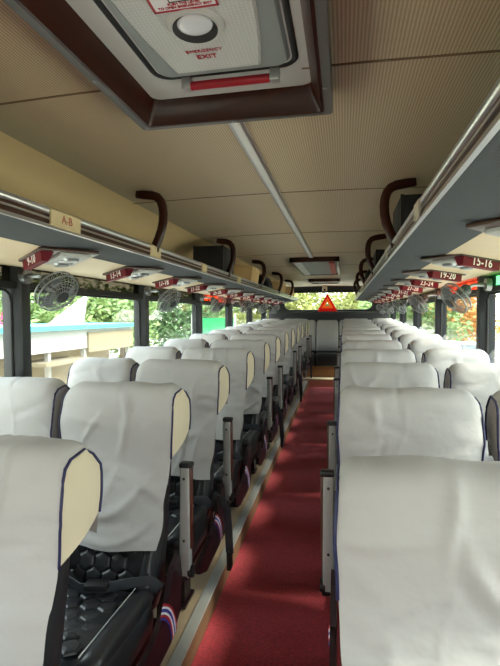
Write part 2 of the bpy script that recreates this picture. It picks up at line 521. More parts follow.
for s, side, y0 in ((-1, 'left', 1.72), (1, 'right', 1.58)):
    start = 9 if s < 0 else 11
    for i in range(11):
        y = y0 + .72 * i
        if y > 9.3: continue
        num = '%d-%d' % (start + 4 * i, start + 1 + 4 * i)
        lab = 'maroon number plaque %s with white reading light under the %s rack' % (num, side)
        if first:
            o = SV0; first = False
        else:
            o = dup(SV0, skip=[c for c in SV0.children if c.name.startswith('lettering')])
        o.location = (s * (.87 if s < 0 else .92), y + .05 - (.14 if s > 0 and i == 0 else 0), 1.977); o.rotation_euler = (0, math.radians(4) * s, math.radians(38) * s)
        o['label'] = lab; o['group'] = 'numbered service sets under the racks'
        pq = [c for c in o.children if c.name.startswith('number_plaque')][0]
        for g in list(pq.children): bpy.data.objects.remove(g)
        text_mesh(num, .054, M['plaquewhite'], 'lettering', pq, (.0, -.0742, -.029), (math.radians(90 + 4.8), 0, 0), bold=.0006, spacing=1.1)

# ---------------------------------------------------------------- ceiling fittings
# LED profile
r = empty('ceiling_light_strip', 'long narrow aluminium light strip along the ceiling centre', 'light strip', (0, 0, 2.349))
boxo('channel', (-.026, .026, 1.40, 5.13, -.010, .004), M['alu'], r, .003)
boxo('diffuser', (-.014, .014, 1.41, 5.12, -.0125, -.0085), mat('frosted_diffuser', (226, 228, 226), .4), r, .001)

# emergency hatch, nearest
hx, hw, y0, y1 = .03, .285, .28, 1.362
r = empty('roof_hatch', 'large white emergency exit roof hatch in a dark wood frame', 'roof hatch', (hx, 0, 0))
yc, hy = (y0 + y1) / 2, (y1 - y0) / 2
def fr(inset, z, rr=.012):
    return [(p[0], yc + p[1], z) for p in ring_pts(hw - inset, hy - inset, rr, 3)]
bm = bmesh.new(); loft(bm, [fr(0, 2.34), fr(0, 2.283), fr(.024, 2.281), fr(.026, 2.300)], cap=False)
link('frame_edge', bm, M['steel'], r, smooth=True)
bm = bmesh.new(); loft(bm, [fr(.022, 2.2805), fr(.030, 2.2805), fr(.062, 2.36), fr(.062, 2.37)], cap=False)
link('wood_frame', bm, M['darkwood'], r, smooth=True)
# pale inner tray
bm = bmesh.new()
loft(bm, [fr(.055, 2.345, .03), fr(.075, 2.350, .04), fr(.100, 2.362, .05), fr(.104, 2.43, .05)])
link('inner_tray', bm, M['hatch'], r, smooth=True)
bm = bmesh.new(); tube(bm, [(p[0] + .016, yc - .02 + p[1], 2.354) for p in ring_pts(.184, hy - .148, .04, 5)], .013, 8, closed=True)
link('rubber_seal', bm, M['rubber'], r, smooth='all')
# lid
bm = bmesh.new()
def lid(w, d, z, rr): return [(p[0] * 1.0 + .016, yc - .020 + p[1], z) for p in ring_pts(w, d, rr, 6)]
loft(bm, [lid(.172, hy - .160, 2.40, .03), lid(.172, hy - .160, 2.345, .03), lid(.164, hy - .168, 2.335, .03)])
link('lid_rim', bm, M['hatchgrey'], r, smooth=True)
bm = bmesh.new()
def barrel(k, z):
    P = []
    H = hy - .145
    for i in range(13):                       # bowed right side, then left, straight ends
        t = -1 + 2 * i / 12; P.append(((.145 - .045 * t * t) * k + .005, yc - .012 + H * t * k, z))
    for i in range(13):
        t = 1 - 2 * i / 12; P.append((-(.145 - .045 * t * t) * k + .005, yc - .012 + H * t * k, z))
    return P
lid_off = .0
HC = 1.195
bm.free(); bm = bmesh.new()
def plate(k, z, ya=.42, yb=1.152):
    P = []; c = (ya + yb) / 2; H = (yb - ya) / 2
    for sgn in (1, -1):
        for i in range(15):
            t = (-1 + 2 * i / 14) * sgn
            P.append((sgn * (.142 - .034 * max(0, t * sgn) ** 2.2 - .034 * max(0, -t * sgn) ** 2) * k + .007, c + H * t * (1 - (1 - k) * .3), z))
    return P
loft(bm, [plate(1, 2.346), plate(1, 2.334), plate(.96, 2.329), plate(.93, 2.3295)])
hpm = striped('hatch_dimpled_plastic', (206, 208, 206), (188, 191, 190), 36, 'X', .45, .5, dots=True)
link('lid_plate', bm, hpm, r, smooth=True)
# bowl handle
bm = bmesh.new()
bmesh.ops.create_cone(bm, cap_ends=True, segments=32, radius1=.055, radius2=.064, depth=.012, matrix=Matrix.Translation((.007, .968, 2.327)))
rg = link('bowl_ring', bm, M['hatch'], r, smooth=True)
bm = bmesh.new()
bmesh.ops.create_cone(bm, cap_ends=True, segments=32, radius1=.048, radius2=.048, depth=.003, matrix=Matrix.Translation((.007, .968, 2.3205)))
link('dark_recess', bm, M['ink'], r, smooth=True)
bm = bmesh.new()
bmesh.ops.create_uvsphere(bm, u_segments=24, v_segments=12, radius=.038, matrix=Matrix.Translation((.012, .950, 2.319)) @ Matrix.Diagonal((1, .85, .35, 1)))
link('clear_bowl', bm, M['lens'], r, smooth='all')
RX = (math.radians(180), 0, 0)
# lettering faces down and reads for someone looking toward the rear
text_mesh('EMERGENCY', .0142, M['print'], 'lettering', r, (-.002, 1.060, 2.3275), (PI, 0, 0), .0, 1.1)
text_mesh('EXIT', .0225, M['print'], 'lettering', r, (-.002, 1.085, 2.3275), (PI, 0, 0), .0002, 1.1)
# sticker
SY = .088
st = boxo('sticker', (-.06, .075, .90 - SY, 1.00 - SY, 2.3265, 2.3285), M['white'], r)
bm = bmesh.new()
for d in ((-.06, .075, .90, .905), (-.06, .075, .995, 1.0), (-.06, -.055, .90, 1.0), (.07, .075, .90, 1.0)):
    box(bm, d[0], d[1], d[2] - SY, d[3] - SY, 2.3258, 2.327)
link('sticker_border', bm, M['print'], st)
bm = bmesh.new()
for d in ((-.02, .035, .93, .932), (-.02, .035, .972, .974), (-.02, -.018, .93, .974), (.033, .035, .93, .974)):
    box(bm, d[0], d[1], d[2] - SY, d[3] - SY, 2.3258, 2.327)
tube(bm, [(.008 + .010 * math.cos(a), .955 - SY + .010 * math.sin(a), 2.3262) for a in [i * PI / 8 for i in range(16)]], .002, 4, closed=True)
tube(bm, [(-.004, .938 - SY, 2.3262), (.004, .946 - SY, 2.3262), (.012, .938 - SY, 2.3262)], .002, 4)
link('sticker_symbol', bm, M['ink'], st)
for i, tx in enumerate(('PUSH THE LEVER', 'TO OPEN EMERGENCY EXIT')):
    text_mesh(tx, .0088, M['print'], 'lettering', st, (.008, .979 - SY + .009 * i, 2.3262), (PI, 0, 0), .0002)
# red bar with metal ends
bm = bmesh.new(); tube(bm, [(-.080, 1.203, 2.322), (.130, 1.203, 2.322)], .011, 10)
link('red_release_bar', bm, M['redbar'], r, smooth=True)
for x in (-.092, .143):
    bm = bmesh.new(); box(bm, x - .013, x + .013, 1.191, 1.215, 2.311, 2.345, .004)
    link('bar_bracket', bm, M['alu'], r, smooth=True)
for x, y in ((-hw + .013, .75), (-hw + .013, 1.05), (-hw + .016, 1.345), (hw - .016, 1.2), (0, 1.35)):
    bm = bmesh.new(); bmesh.ops.create_uvsphere(bm, u_segments=10, v_segments=6, radius=.006, matrix=Matrix.Translation((x, y, 2.281)) @ Matrix.Diagonal((1, 1, .4, 1)))
    link('screw', bm, M['chrome'], r, smooth='all')
for x, y in ((-.088, 1.122), (.098, 1.122)):
    bm = bmesh.new(); bmesh.ops.create_uvsphere(bm, u_segments=10, v_segments=6, radius=.005, matrix=Matrix.Translation((x, y, 2.332)) @ Matrix.Diagonal((1, 1, .5, 1)))
    link('screw', bm, M['steel'], r, smooth='all')

# second hatch, further down the ceiling
r = empty('roof_hatch', 'grey slatted roof hatch with red corner panel at the end of the light strip', 'roof hatch', (.03, 0, 0))
bm = bmesh.new()
Y0, Y1 = 5.15, 6.95
for d in ((-.27, .27, Y0, Y0 + .06), (-.27, .27, Y1 - .04, Y1), (-.27, -.235, Y0, Y1), (.235, .27, Y0, Y1)):
    box(bm, d[0], d[1], d[2], d[3], 2.295, 2.35)
link('hatch_frame', bm, M['darkwood'], r)
bm = bmesh.new()
for i in range(14):
    y = Y0 + .12 + i * .118
    box(bm, -.15, .15, y, y + .085, 2.303, 2.318)
link('slatted_panel', bm, M['hatchgrey'], r)
boxo('backing_panel', (-.235, .235, Y0 + .06, Y1 - .04, 2.318, 2.33), M['steel'], r)
boxo('side_strip', (-.235, -.16, Y0 + .06, Y1 - .04, 2.298, 2.318), M['hatch'], r)
boxo('red_panel', (.15, .215, Y0 + .2, Y1 - .15, 2.298, 2.318), M['redbar'], r)
# third
r = empty('roof_hatch', 'narrow dark roof hatch nearest the rear window', 'roof hatch', (.01, 0, 0))
bm = bmesh.new()
for d in ((-.27, .27, 8.25, 8.32), (-.27, .27, 8.85, 8.9), (-.27, -.24, 8.25, 8.9), (.24, .27, 8.25, 8.9)):
    box(bm, d[0], d[1], d[2], d[3], 2.295, 2.35)
link('hatch_frame', bm, M['darkwood'], r)
boxo('hatch_lid', (-.24, .24, 8.32, 8.85, 2.31, 2.33), M['hatchgrey'], r)
for x in (-.285, .272):
    boxo('end_clip', (x, x + .014, 8.25, 8.32, 2.30, 2.35), M['alu'], r)
# small camera over the rear window
r = empty('dome_camera', 'small cream security camera on the frame above the rear window', 'camera', (-.06, 10.44, 2.29))
boxo('camera_housing', (-.055, .055, -.14, 0, -.05, .05), M['panel'], r, .012)
bm = bmesh.new(); bmesh.ops.create_cone(bm, cap_ends=True, segments=16, radius1=.024, radius2=.024, depth=.03, matrix=Matrix.Translation((0, -.15, -.03)) @ Matrix.Rotation(PI / 2, 4, 'X'))
link('camera_lens', bm, M['ink'], r, smooth=True)

# ---------------------------------------------------------------- seats
CL = 1.280      # top height over the platform
def yfront(z):
    if z < .97: return -.14 + (z - .53) * (.114 / .44)
    return -.026 + (z - .97) * (.026 / .28)
def thick(z):
    return .15 - (z - .5) * .05

def headprof(zbf, zbb, inf, nf=16, na=8):
    """front-bottom -> over the top -> back-bottom, list of (y,z)"""
    T = .165 + 2 * inf; R = .055 + inf; zc = CL - .055
    P = []
    for i in range(nf):
        z = zbf + (zc - zbf) * i / nf
        bul = .020 + .014 * math.exp(-((z - 1.15) / .08) ** 2)
        P.append((yfront(z) - inf - bul - (.006 if z < .9 else 0), z))
    y0 = yfront(zc) - inf - .0245
    h = na // 2
    for i in range(na + 1):
        if i < h:
            a = PI - PI / 2 * i / h; c = y0 + R
        elif i == h:
            P.append((y0 + T / 2, zc + R + .004)); continue
        else:
            a = PI / 2 - PI / 2 * (i - h) / h; c = y0 + T - R
        P.append((c + R * math.cos(a), zc + R * math.sin(a)))
    for i in range(1, nf + 1):
        z = zc + (zbb - zc) * i / nf
        P.append((y0 + T - (zc - z) * .12, z))
    return P

def drop(xn, w, r):
    d = abs(xn) * w - (w - r)
    if d <= 0: return 0.0
    d = min(d, r * .93)
    return r - math.sqrt(max(r * r - d * d, 0))

def head_shape(name, parent, W, zf, zb, inf, seed, m, wrinkle=0.0, taper=.0, nx=52, r=.050, nf=44, fside=0, flare=0.0):
    bm = bmesh.new()
    rd = random.Random(seed * 13 + 1); creases = []
    cx0 = rd.uniform(-.05, .08)
    for i in range(17):
        a = rd.choice([rd.gauss(.5, .3), rd.gauss(-.6, .35), rd.gauss(1.45, .2), rd.gauss(.1, .15)])
        creases.append((rd.uniform(-.2, .2), rd.uniform(.68, 1.24), math.cos(a), math.sin(a), rd.uniform(.05, .16), rd.uniform(.009, .022), rd.uniform(.005, .0125) * rd.choice((1, 1, -.6))))
    creases.append((cx0, 1.0, .02, 1.0, .35, .006, .003))
    prof = headprof(zf, zb, inf, nf, 10)
    K = len(prof)
    def pt(xn, k):
        y, z = prof[k]
        tz = max(0, (1.0 - z)) / .4
        x = xn * W * (1 - taper * min(1, tz)) + (.0)
        wide = .006 * math.exp(-((z - 1.16) / .08) ** 2)
        x += xn * wide
        fx = min(1, max(0, (k - nf - 3) / 6)); x *= 1 + (flare if xn * fside > 0 else 0) * fx * fx * (3 - 2 * fx)
        dz = drop(xn, W, r) * max(0, min(1, (z - 1.0) / .2))
        yy = y + .022 * abs(xn) ** 3 * (1 if k < K / 2 else -1) * (1 if inf < .02 else 1)
        p = Vector((x, yy, z - dz))
        if wrinkle:
            side = 1 if k < K / 2 else -1
            f = wrinkle * .30 * noise.noise(Vector((p.x * 5, p.z * 3, seed * 7.7)))
            for (qx, qz, ca, sa, L, wd, am) in creases:
                dx, dz_ = p.x - qx, p.z - qz
                al = dx * ca + dz_ * sa; ac = -dx * sa + dz_ * ca + .025 * math.sin(al * 14 + qx * 30)
                f -= am * math.exp(-(ac / wd) ** 2) * math.exp(-(al / L) ** 4)
            # gathers along the piped edges
            e = max(0, (abs(xn) - .62) / .38)
            f += .0035 * e * (1 - e) * 3 * math.sin(p.z * 70 + 3 * noise.noise(Vector((p.z * 9, seed, xn))))
            p.y += f * side
            if k > nf - 3 and k < nf + 12:
                p.z += wrinkle * .35 * noise.noise(Vector((p.x * 9, seed * 5.5, 1))) - .003 * math.exp(-((p.x - cx0) / .012) ** 2)
            if z < .95 and side > 0:
                q = 1 - (z - zf) / (.95 - zf)
                p.y += q * (.008 * math.sin(p.x * 26 + seed * 2.1) - .010); p.z += .010 * q * q * math.sin(p.x * 9 + seed)
                p.x += .008 * q * math.sin(z * 30 + seed)
        return p
    G = [[bm.verts.new(pt(-1 + 2 * i / nx, k)) for i in range(nx + 1)] for k in range(K)]
    for k in range(K - 1):
        for i in range(nx):
            bm.faces.new((G[k][i], G[k][i + 1], G[k + 1][i + 1], G[k + 1][i]))
    o = link(name, bm, m, parent, smooth='all')
    edges = {}
    for s, i in ((-1, 0), (1, nx)):
        edges[s] = [g[i].co.copy() if False else pt(s, k) for k, g in enumerate(G)] if False else [pt(s, k) for k in range(K)]
    return o, edges, prof

def gusset(name, edge, prof, s, parent, zgf, zgb, m, bulge=.012):
    """fills the side between front edge and back edge"""
    K = len(edge); bm = bmesh.new()
    half = K // 2; n = 6
    front = [edge[k] for k in range(half + 1) if prof[k][1] >= zgf]
    back = [edge[K - 1 - k] for k in range(half + 1) if prof[K - 1 - k][1] >= zgb]
    def resample(L, N):
        out = []
        for i in range(N + 1):
            t = i / N * (len(L) - 1); a = int(min(t, len(L) - 2)); out.append(L[a].lerp(L[a + 1], t - a))
        return out
    A, B = resample(front, 16), resample(back, 16)
    rows = []
    for a, b in zip(A, B):
        rows.append([bm.verts.new(a.lerp(b, j / n) + Vector((s * bulge * math.sin(PI * j / n), 0, 0))) for j in range(n + 1)])
    for r0, r1 in zip(rows, rows[1:]):
        for j in range(n):
            bm.faces.new((r0[j], r0[j + 1], r1[j + 1], r1[j]))
    bmesh.ops.remove_doubles(bm, verts=bm.verts, dist=1e-5)
    return link(name, bm, m, parent, smooth='all'), A, B

def hex_panel(x0, x1, z0, z1, R, place, h=.012):
    """quilted hexagon pillows; place(u, v, d) maps to 3-D"""
    bm = bmesh.new()
    dx = R * math.sqrt(3); dz = R * 1.5; row = 0; z = z0 + R
    while z < z1 - R * .4:
        x = x0 + dx / 2 + (dx / 2 if row % 2 else 0)
        while x < x1 - dx * .3:
            rings = []
            for k, d in ((.97, 0), (.90, h * .55), (.72, h * .9), (.4, h * 1.05)):
                rings.append([bm.verts.new(place(x + R * k * math.cos(PI / 6 + PI / 3 * j), z + R * k * math.sin(PI / 6 + PI / 3 * j), d)) for j in range(6)])
            for a, b in zip(rings, rings[1:]):
                for j in range(6): bm.faces.new((a[j], a[(j + 1) % 6], b[(j + 1) % 6], b[j]))
            bm.faces.new(rings[-1])
            x += dx
        row += 1; z += dz
    return bm

def make_seat(seed, aisle=0):
    """seat facing -Y; origin on platform at the headrest front. aisle=+1: aisle on +X side, -1: aisle on -X, 0 none"""
    r = empty('coach_seat', '', 'seat')
    W = .228 if aisle else .194
    # backrest
    bm = bmesh.new(); rings = []
    for i in range(15):
        z = .42 + (CL - .02 - .42) * i / 14
        w = W - .012; d = thick(z) / 2
        k = 1.0
        if i == 14: w -= .05; d *= .6
        if i == 13: w -= .02; d *= .9
        if i == 0: d *= .8; w -= .01
        yc = yfront(z) + thick(z) / 2
        rings.append([(p[0], yc + p[1], z) for p in ring_pts(w, d, .045, 4)])
    loft(bm, rings); link('backrest', bm, M['leather'], r, smooth='all')
    def pl(u, v, d): return (u, yfront(v) - .004 - d, v)
    link('quilted_panel', hex_panel(-.145, .145, .50, .705, .040, pl), M['leather'], r, smooth=False)
    for s in (-1, 1):
        bm = bmesh.new(); rings = []
        for i in range(8):
            z = .48 + .17 * i / 7; kk = max(.12, 1 - (i / 7) ** 3)
            rings.append([(s * .178 + p[0], yfront(z) - .002 + p[1] * kk, z) for p in ring_pts(.028 * (.4 + .6 * kk), .022, .02, 4)])
        loft(bm, rings); link('back_bolster', bm, M['leather'], r, smooth='all')
    # cushion
    bm = bmesh.new(); rings = []
    for z, ins in ((.36, .02), (.38, .004), (.43, 0), (.48, .004), (.505, .02), (.515, .05)):
        rings.append([(p[0], -.365 + p[1], z + (.02 if p[1] < -.1 and z > .47 else 0)) for p in ring_pts(W - ins, .225 - ins, .05, 4)])
    loft(bm, rings); cu = link('seat_cushion', bm, M['leather'], r, smooth='all')
    link('quilted_top', hex_panel(-.145, .145, -.57, -.17, .040, lambda u, v, d: (u, v, .519 + (.02 if v < -.465 else 0) + d)), M['leather'], cu)
    for s in (-1, 1):
        bm = bmesh.new(); rings = []
        for i in range(11):
            t = i / 10; y = -.155 - .43 * t; k = .45 + .55 * math.sin(PI * (.12 + .76 * t))
            rings.append([(s * .182 + p[0] * (.8 + .2 * k), y, .498 + .018 * t + p[1] * k) for p in ring_pts(.040, .042, .035, 4)])
        loft(bm, rings); b_ = link('seat_bolster', bm, M['leather'], r, smooth='all')
        bm = bmesh.new()
        tube(bm, [(s * .150, -.17 - .40 * i / 8, .528 + .022 * i / 8 * .8) for i in range(9)], .0022, 4)
        link('white_stitching', bm, M['thread'], b_)
    # cover
    cov, edges, prof = head_shape('headrest_cover', r, .247 if aisle else .200, .665, 1.03, .010, seed, M['cloth'], wrinkle=.021, taper=.09, fside=aisle, flare=.11 if aisle > 0 else 0)
    for s in (-1, 1):
        g, A, B = gusset('side_gusset', edges[s], prof, s, cov, .985, 1.10, M['gusset'] if aisle else M['gusset_shaded'], bulge=.010 if s == aisle and s > 0 else .002)  # aisle seats take the sunlit tint, window seats the shaded one
        bm = bmesh.new()
        path = [p + Vector((s * .002, 0, 0)) for p in A + B[::-1][1:]]
        tube(bm, path, .0042, 6)
        link('navy_piping', bm, M['piping'], cov, smooth='all')
    # base
    if aisle:
        s = aisle
        boxo('seat_frame', (-.21, .21, -.56, -.08, .315, .365), M['black'], r, .01)
        for y0_, y1_ in ((-.24, -.14), (-.52, -.44)):
            bm = bmesh.new()
            loft(bm, [[(s * .09 + x, y + (0 if z > .1 else .0), z) for x, y in ((-.022, y0_), (.022, y0_), (.022, y1_), (-.022, y1_))] for z in (.005, .33)])
            box(bm, s * .09 - .035, s * .09 + .035, y0_ - .03, y1_ + .03, 0.005, .02)
            link('leg', bm, M['maroon'], r)
        # side panel with curved stripes
        bm = bmesh.new()
        out2 = [(-.02, .60), (.01, .50), (-.02, .36), (-.12, .30), (-.38, .29), (-.50, .34), (-.50, .39), (-.30, .41), (-.16, .47), (-.09, .58)]
        xs = s * .256
        loft(bm, [[(xs, y, z) for y, z in out2], [(xs + s * .022, y, z) for y, z in out2]])
        sp = link('side_panel', bm, M['maroon'], r)
        for q, (mm, off) in enumerate(((M['red'], 0.0), (M['white'], .011), (M['blue'], .022), (M['white'], .033), (M['red'], .044), (M['blue'], .055))):
            bm = bmesh.new(); L = []
            for i in range(13):
                t = i / 12; a = math.radians(8 + 70 * t)
                Rr = .30 - off
                L.append((-.36 + Rr * math.cos(a) * 1.0, .305 + (Rr * .85) * math.sin(a)))
            v0 = [bm.verts.new((xs + s * .0235, -.36 + (.30 - off) * math.cos(a) * .98, .30 + (.24 - off * .8) * math.sin(a))) for a in [math.radians(4 + 56 * i / 12) for i in range(13)]]
            v1 = [bm.verts.new((xs + s * .0235, -.36 + (.291 - off) * math.cos(a) * .98, .30 + (.24 - (off + .009) * .8) * math.sin(a))) for a in [math.radians(4 + 56 * i / 12) for i in range(13)]]
            for i in range(12): bm.faces.new((v0[i], v0[i + 1], v1[i + 1], v1[i]))
            rr = bmesh.ops.extrude_face_region(bm, geom=list(bm.faces))
            for v in rr['geom']:
                if isinstance(v, bmesh.types.BMVert): v.co.x += s * .0012
            link('stripe', bm, mm, sp)
        # folded-up armrest
        xa = s * (.286 if s > 0 else .290)
        bm = bmesh.new()
        rings = [[(xa + p[0] * k, .045 + dy + p[1] * k, z) for p in ring_pts(.022, .022, .007, 3)]
                 for z, k, dy in ((.475, .75, -.005), (.49, 1, -.005), (.60, 1, -.012), (.75, .95, -.008), (.945, .95, 0))]
        loft(bm, rings); ar = link('armrest', bm, M['alu2'], r, smooth=True)
        bm = bmesh.new(); box(bm, xa - .023, xa + .032 if s > 0 else xa + .023, .016, .060, .943, .965, .006)
        if s < 0:
            bm.free(); bm = bmesh.new(); box(bm, xa - .032, xa + .023, .016, .060, .943, .965, .006)
        link('armrest_cap', bm, M['black'], ar, smooth=True)
        a_, b_ = sorted((xa + s * .017, xa + s * .031))
        bm = bmesh.new(); box(bm, a_, b_, .026, .05, .60, .945, .005); link('wood_pad', bm, M['redwood'], ar, smooth=True)
        bm = bmesh.new(); box(bm, xa - .026, xa + .010, .02, .07, .465, .585, .005)
        bmesh.ops.create_cone(bm, cap_ends=True, segments=14, radius1=.026, radius2=.026, depth=.02, matrix=Matrix.Translation((xa + s * .022, .04, .50)) @ Matrix.Rotation(PI / 2, 4, 'Y'))
        link('pivot', bm, M['black'], ar, smooth=True)
        for z in (.64, .90):
            bm = bmesh.new(); bmesh.ops.create_uvsphere(bm, u_segments=8, v_segments=6, radius=.0055, matrix=Matrix.Translation((xa, .014 - (.005 if z < .7 else 0), z)))
            link('screw', bm, M['ink'], ar, smooth='all')
        # lap belt over the cushion, buckle toward the aisle
        bm = bmesh.new()
        pts = [(-s * .15, -.14, .60), (-s * .12, -.22, .575), (-s * .03, -.25, .556), (s * .05, -.23, .555), (s * .13, -.20, .562), (s * .20, -.16, .56), (s * .228, -.11, .50)]
        tube(bm, pts, .02, 8, flat=(.0035, .024, (0, -.35, 1)))
        be = link('seat_belt', bm, M['webbing'], r, smooth=True)
        bm = bmesh.new(); box(bm, -.045, .045, -.026, .026, -.012, .012, .006, mtx=Matrix.Translation((s * .03, -.24, .568)) @ Matrix.Rotation(.15, 4, 'Z'))
        link('buckle', bm, M['black'], be, smooth=True)
    else:
        boxo('seat_frame', (-.21, .21, -.56, -.08, .315, .365), M['black'], r, .01)
        bm = bmesh.new(); box(bm, -.03, .03, -.5, -.15, .005, .33, .006); link('leg', bm, M['maroon'], r, smooth=True)
    return r

protos = {}
variants = {('w'): [make_seat(11 + i, 0) for i in range(2)],
            (-1): [make_seat(21 + i, 1) for i in range(3)],      # left side, aisle on +X
            (1): [make_seat(31 + i, -1) for i in range(3)]}
used = set()
def place(kind, idx, loc, lab, rec=0.0):
    p = variants[kind][idx % len(variants[kind])]
    key = (kind, idx % len(variants[kind]))
    if key in used: o = dup(p)
    else: o = p; used.add(key)
    o.location = loc; o.rotation_euler = (0, 0, 0)
    o['label'] = lab; o['group'] = 'white covered coach seats'
    return o
NR = 12
for n in range(1, NR + 1):
    y = (n + .40) * .75
    for s, side in ((-1, 'left'), (1, 'right')):
        jj = random.Random(n * 5 + s)
        dx = jj.uniform(-.006, .006)
        rowt = ORD[n - 1] + ' row from the camera' if n > 1 else 'row nearest the camera'
        o = place(s, n + (0 if s < 0 else 1), (s * (.592 if s < 0 else .580) + dx, y, pz(y) + (-.03 if n == 1 else -.008 if n == 2 and s < 0 else 0)), 'white covered black seat at the aisle, %s, %s of the carpet' % (rowt, side))
        o2 = place('w', n + (s > 0), (s * 1.092, y + jj.uniform(-.01, .02), pz(y) + (-.02 if n == 1 else .004)), 'white covered black window seat, %s, %s of the carpet' % (rowt, side))
        if n == 1:
            for c in list(o.children):
                if c.name.startswith('armrest'):
                    for g in list(c.children): bpy.data.objects.remove(g)
                    bpy.data.objects.remove(c)
        if n == 3 and s < 0:
            bm = bmesh.new()
            tube(bm, [(.235, -.10, .56), (.285, -.10, .54), (.310, -.09, .48), (.314, -.07, .36), (.318, -.06, .22)], .02, 8, flat=(.003, .022, (1, 0, .1)))
            be = link('hanging_belt', bm, M['webbing'], o, smooth=True)
            bm = bmesh.new(); box(bm, .304, .330, -.088, -.032, .13, .235, .006)
            link('buckle', bm, M['black'], be, smooth=True)
        for q, hm_ in ((o, .8), (o2, .8)):
            q.rotation_euler = (math.radians(jj.uniform(-.8, .8)), 0, math.radians(jj.uniform(-.8, .8)))

# rear bench of five
yb = 10.14
struct(boxo('floor_rear_step', (-HW, HW, 9.60, YR, -.1, .345), M['steptop']))
struct(boxo('trim_30', (-HW, HW, 9.59, 9.96, .345, .40), M['steptop']))
struct(boxo('floor_rear_plinth', (-HW, HW, 9.90, YR, .345, .63), M['stepwood']))
def rear_seat():
    r = empty('rear_bench_seat', '', 'seat')
    bm = bmesh.new()
    loft(bm, [[(p[0], -.06 + p[1], z) for p in ring_pts(.232 - i, .24 - i, .04, 3)] for z, i in ((0, .012), (.03, 0), (.20, 0), (.245, .015), (.26, .05))])
    link('seat_cushion', bm, M['leather'], r, smooth='all')
    bm = bmesh.new()
    loft(bm, [[(p[0], .17 + (z - .25) * .12 + p[1], z) for p in ring_pts(.232 - i, .06 - i * .3, .03, 3)] for z, i in ((.15, .01), (.2, 0), (.8, 0), (.9, .008), (.955, .03))])
    link('backrest', bm, M['leather'], r, smooth='all')
    bm = bmesh.new()
    loft(bm, [[(p[0], .17 + (z - .25) * .12 + p[1], z) for p in ring_pts(.238 - i, .068 - i * .3, .034, 4)] for z, i in ((.30, .0), (.5, 0), (.8, 0), (.905, .004), (.945, .018), (.968, .05))])
    link('headrest_cover', bm, M['cloth'], r, smooth='all')
    return r
rs = rear_seat()
nm5 = ['at the left window', 'second from the left window', 'in the middle facing the aisle', 'second from the right window', 'at the right window']
for i in range(5):
    o = rs if i == 0 else dup(rs)
    o.location = (-.98 + .49 * i, yb, .635)
    o['label'] = 'white covered seat of the rear bench, ' + nm5[i]; o['group'] = 'rear bench seats'

# ---------------------------------------------------------------- fans
def make_fan():
    r = empty('wall_fan', '', 'fan')
    # local +Z is the blowing axis
    Rf = .104
    bm = bmesh.new()
    for rad, z in ((Rf, .012), (Rf, -.022), (.085, .032), (.06, .041), (.035, .045)):
        tube(bm, [(rad * math.cos(a), rad * math.sin(a), z) for a in [2 * PI * i / 36 for i in range(36)]], .0021 if rad < .1 else .0044, 5, closed=True)
    for i in range(28):
        a = 2 * PI * i / 28; c, s_ = math.cos(a), math.sin(a)
        tube(bm, [(.03 * c, .03 * s_, .046), (.065 * c, .065 * s_, .041), (.09 * c, .09 * s_, .030), (Rf * c, Rf * s_, .012), (Rf * c, Rf * s_, -.022), (.085 * c, .085 * s_, -.045), (.04 * c, .04 * s_, -.055)], .0017, 4)
    link('cage', bm, M['chrome'], r, smooth='all')
    bm = bmesh.new(); bmesh.ops.create_cone(bm, cap_ends=True, segments=24, radius1=.033, radius2=.028, depth=.008, matrix=Matrix.Translation((0, 0, .048)))
    link('badge', bm, M['fanbody'], r, smooth=True)
    for k in range(3):
        bm = bmesh.new(); rows = []
        for i in range(5):
            rr = .016 + .074 * i / 4; wd = .35 + .75 * (i / 4); 
            rows.append([bm.verts.new((rr * math.cos(a), rr * math.sin(a), (t - .5) * .026)) for t, a in [(j / 4, 2 * PI * k / 3 + wd * (j / 4 - .5)) for j in range(5)]])
        for a, b in zip(rows, rows[1:]):
            for j in range(4): bm.faces.new((a[j], a[j + 1], b[j + 1], b[j]))
        rr_ = bmesh.ops.extrude_face_region(bm, geom=list(bm.faces))
        for v in rr_['geom']:
            if isinstance(v, bmesh.types.BMVert): v.co.z += .002
        link('blade', bm, M['blade'], r, smooth=True)
    bm = bmesh.new()
    loft(bm, [[(rad * math.cos(a), rad * math.sin(a), z) for a in [2 * PI * i / 18 for i in range(18)]] for rad, z in ((.014, .02), (.016, -.01), (.036, -.055), (.036, -.095), (.024, -.115))])
    link('motor', bm, M['fanbody'], r, smooth=True)
    return r
fan0 = make_fan(); ff = True
for s, side, ys in ((-1, 'left', [2.06 + 1.5 * i for i in range(6)]), (1, 'right', [3.12 + 1.5 * i for i in range(5)])):
    for i, y in enumerate(ys):
        o = fan0 if ff else dup(fan0, skip=[c for c in fan0.children if c.name.startswith('bracket')])
        ff = False
        ax = Vector((-s * .74, -.22, -.62))
        o.location = (s * 1.03, y, 1.835 if s < 0 else 1.812)
        qd = ax.to_track_quat('Z', 'Y'); o.rotation_euler = qd.to_euler()
        o['label'] = 'small wire cage fan on the %s wall, %s from the front' % (side, ORD[i]); o['group'] = 'wall fans'
        bm = bmesh.new()
        inv = qd.to_matrix().inverted()
        tube(bm, [inv @ v for v in (Vector((s * .08, .02, .07)), Vector((s * .115, .025, .085)), Vector((s * .155, .03, .085)), Vector((s * .19, .035, .085)))], .012, 8)
        ring0 = [inv @ Vector((s * .185, .035 + .04 * math.cos(a), .085 + .04 * math.sin(a))) for a in [2 * PI * q / 14 for q in range(14)]]
        ring1 = [inv @ Vector((s * .216, .035 + .04 * math.cos(a), .085 + .04 * math.sin(a))) for a in [2 * PI * q / 14 for q in range(14)]]
        loft(bm, [ring0, ring1])
        link('bracket', bm, M['chrome'], o, smooth=True)

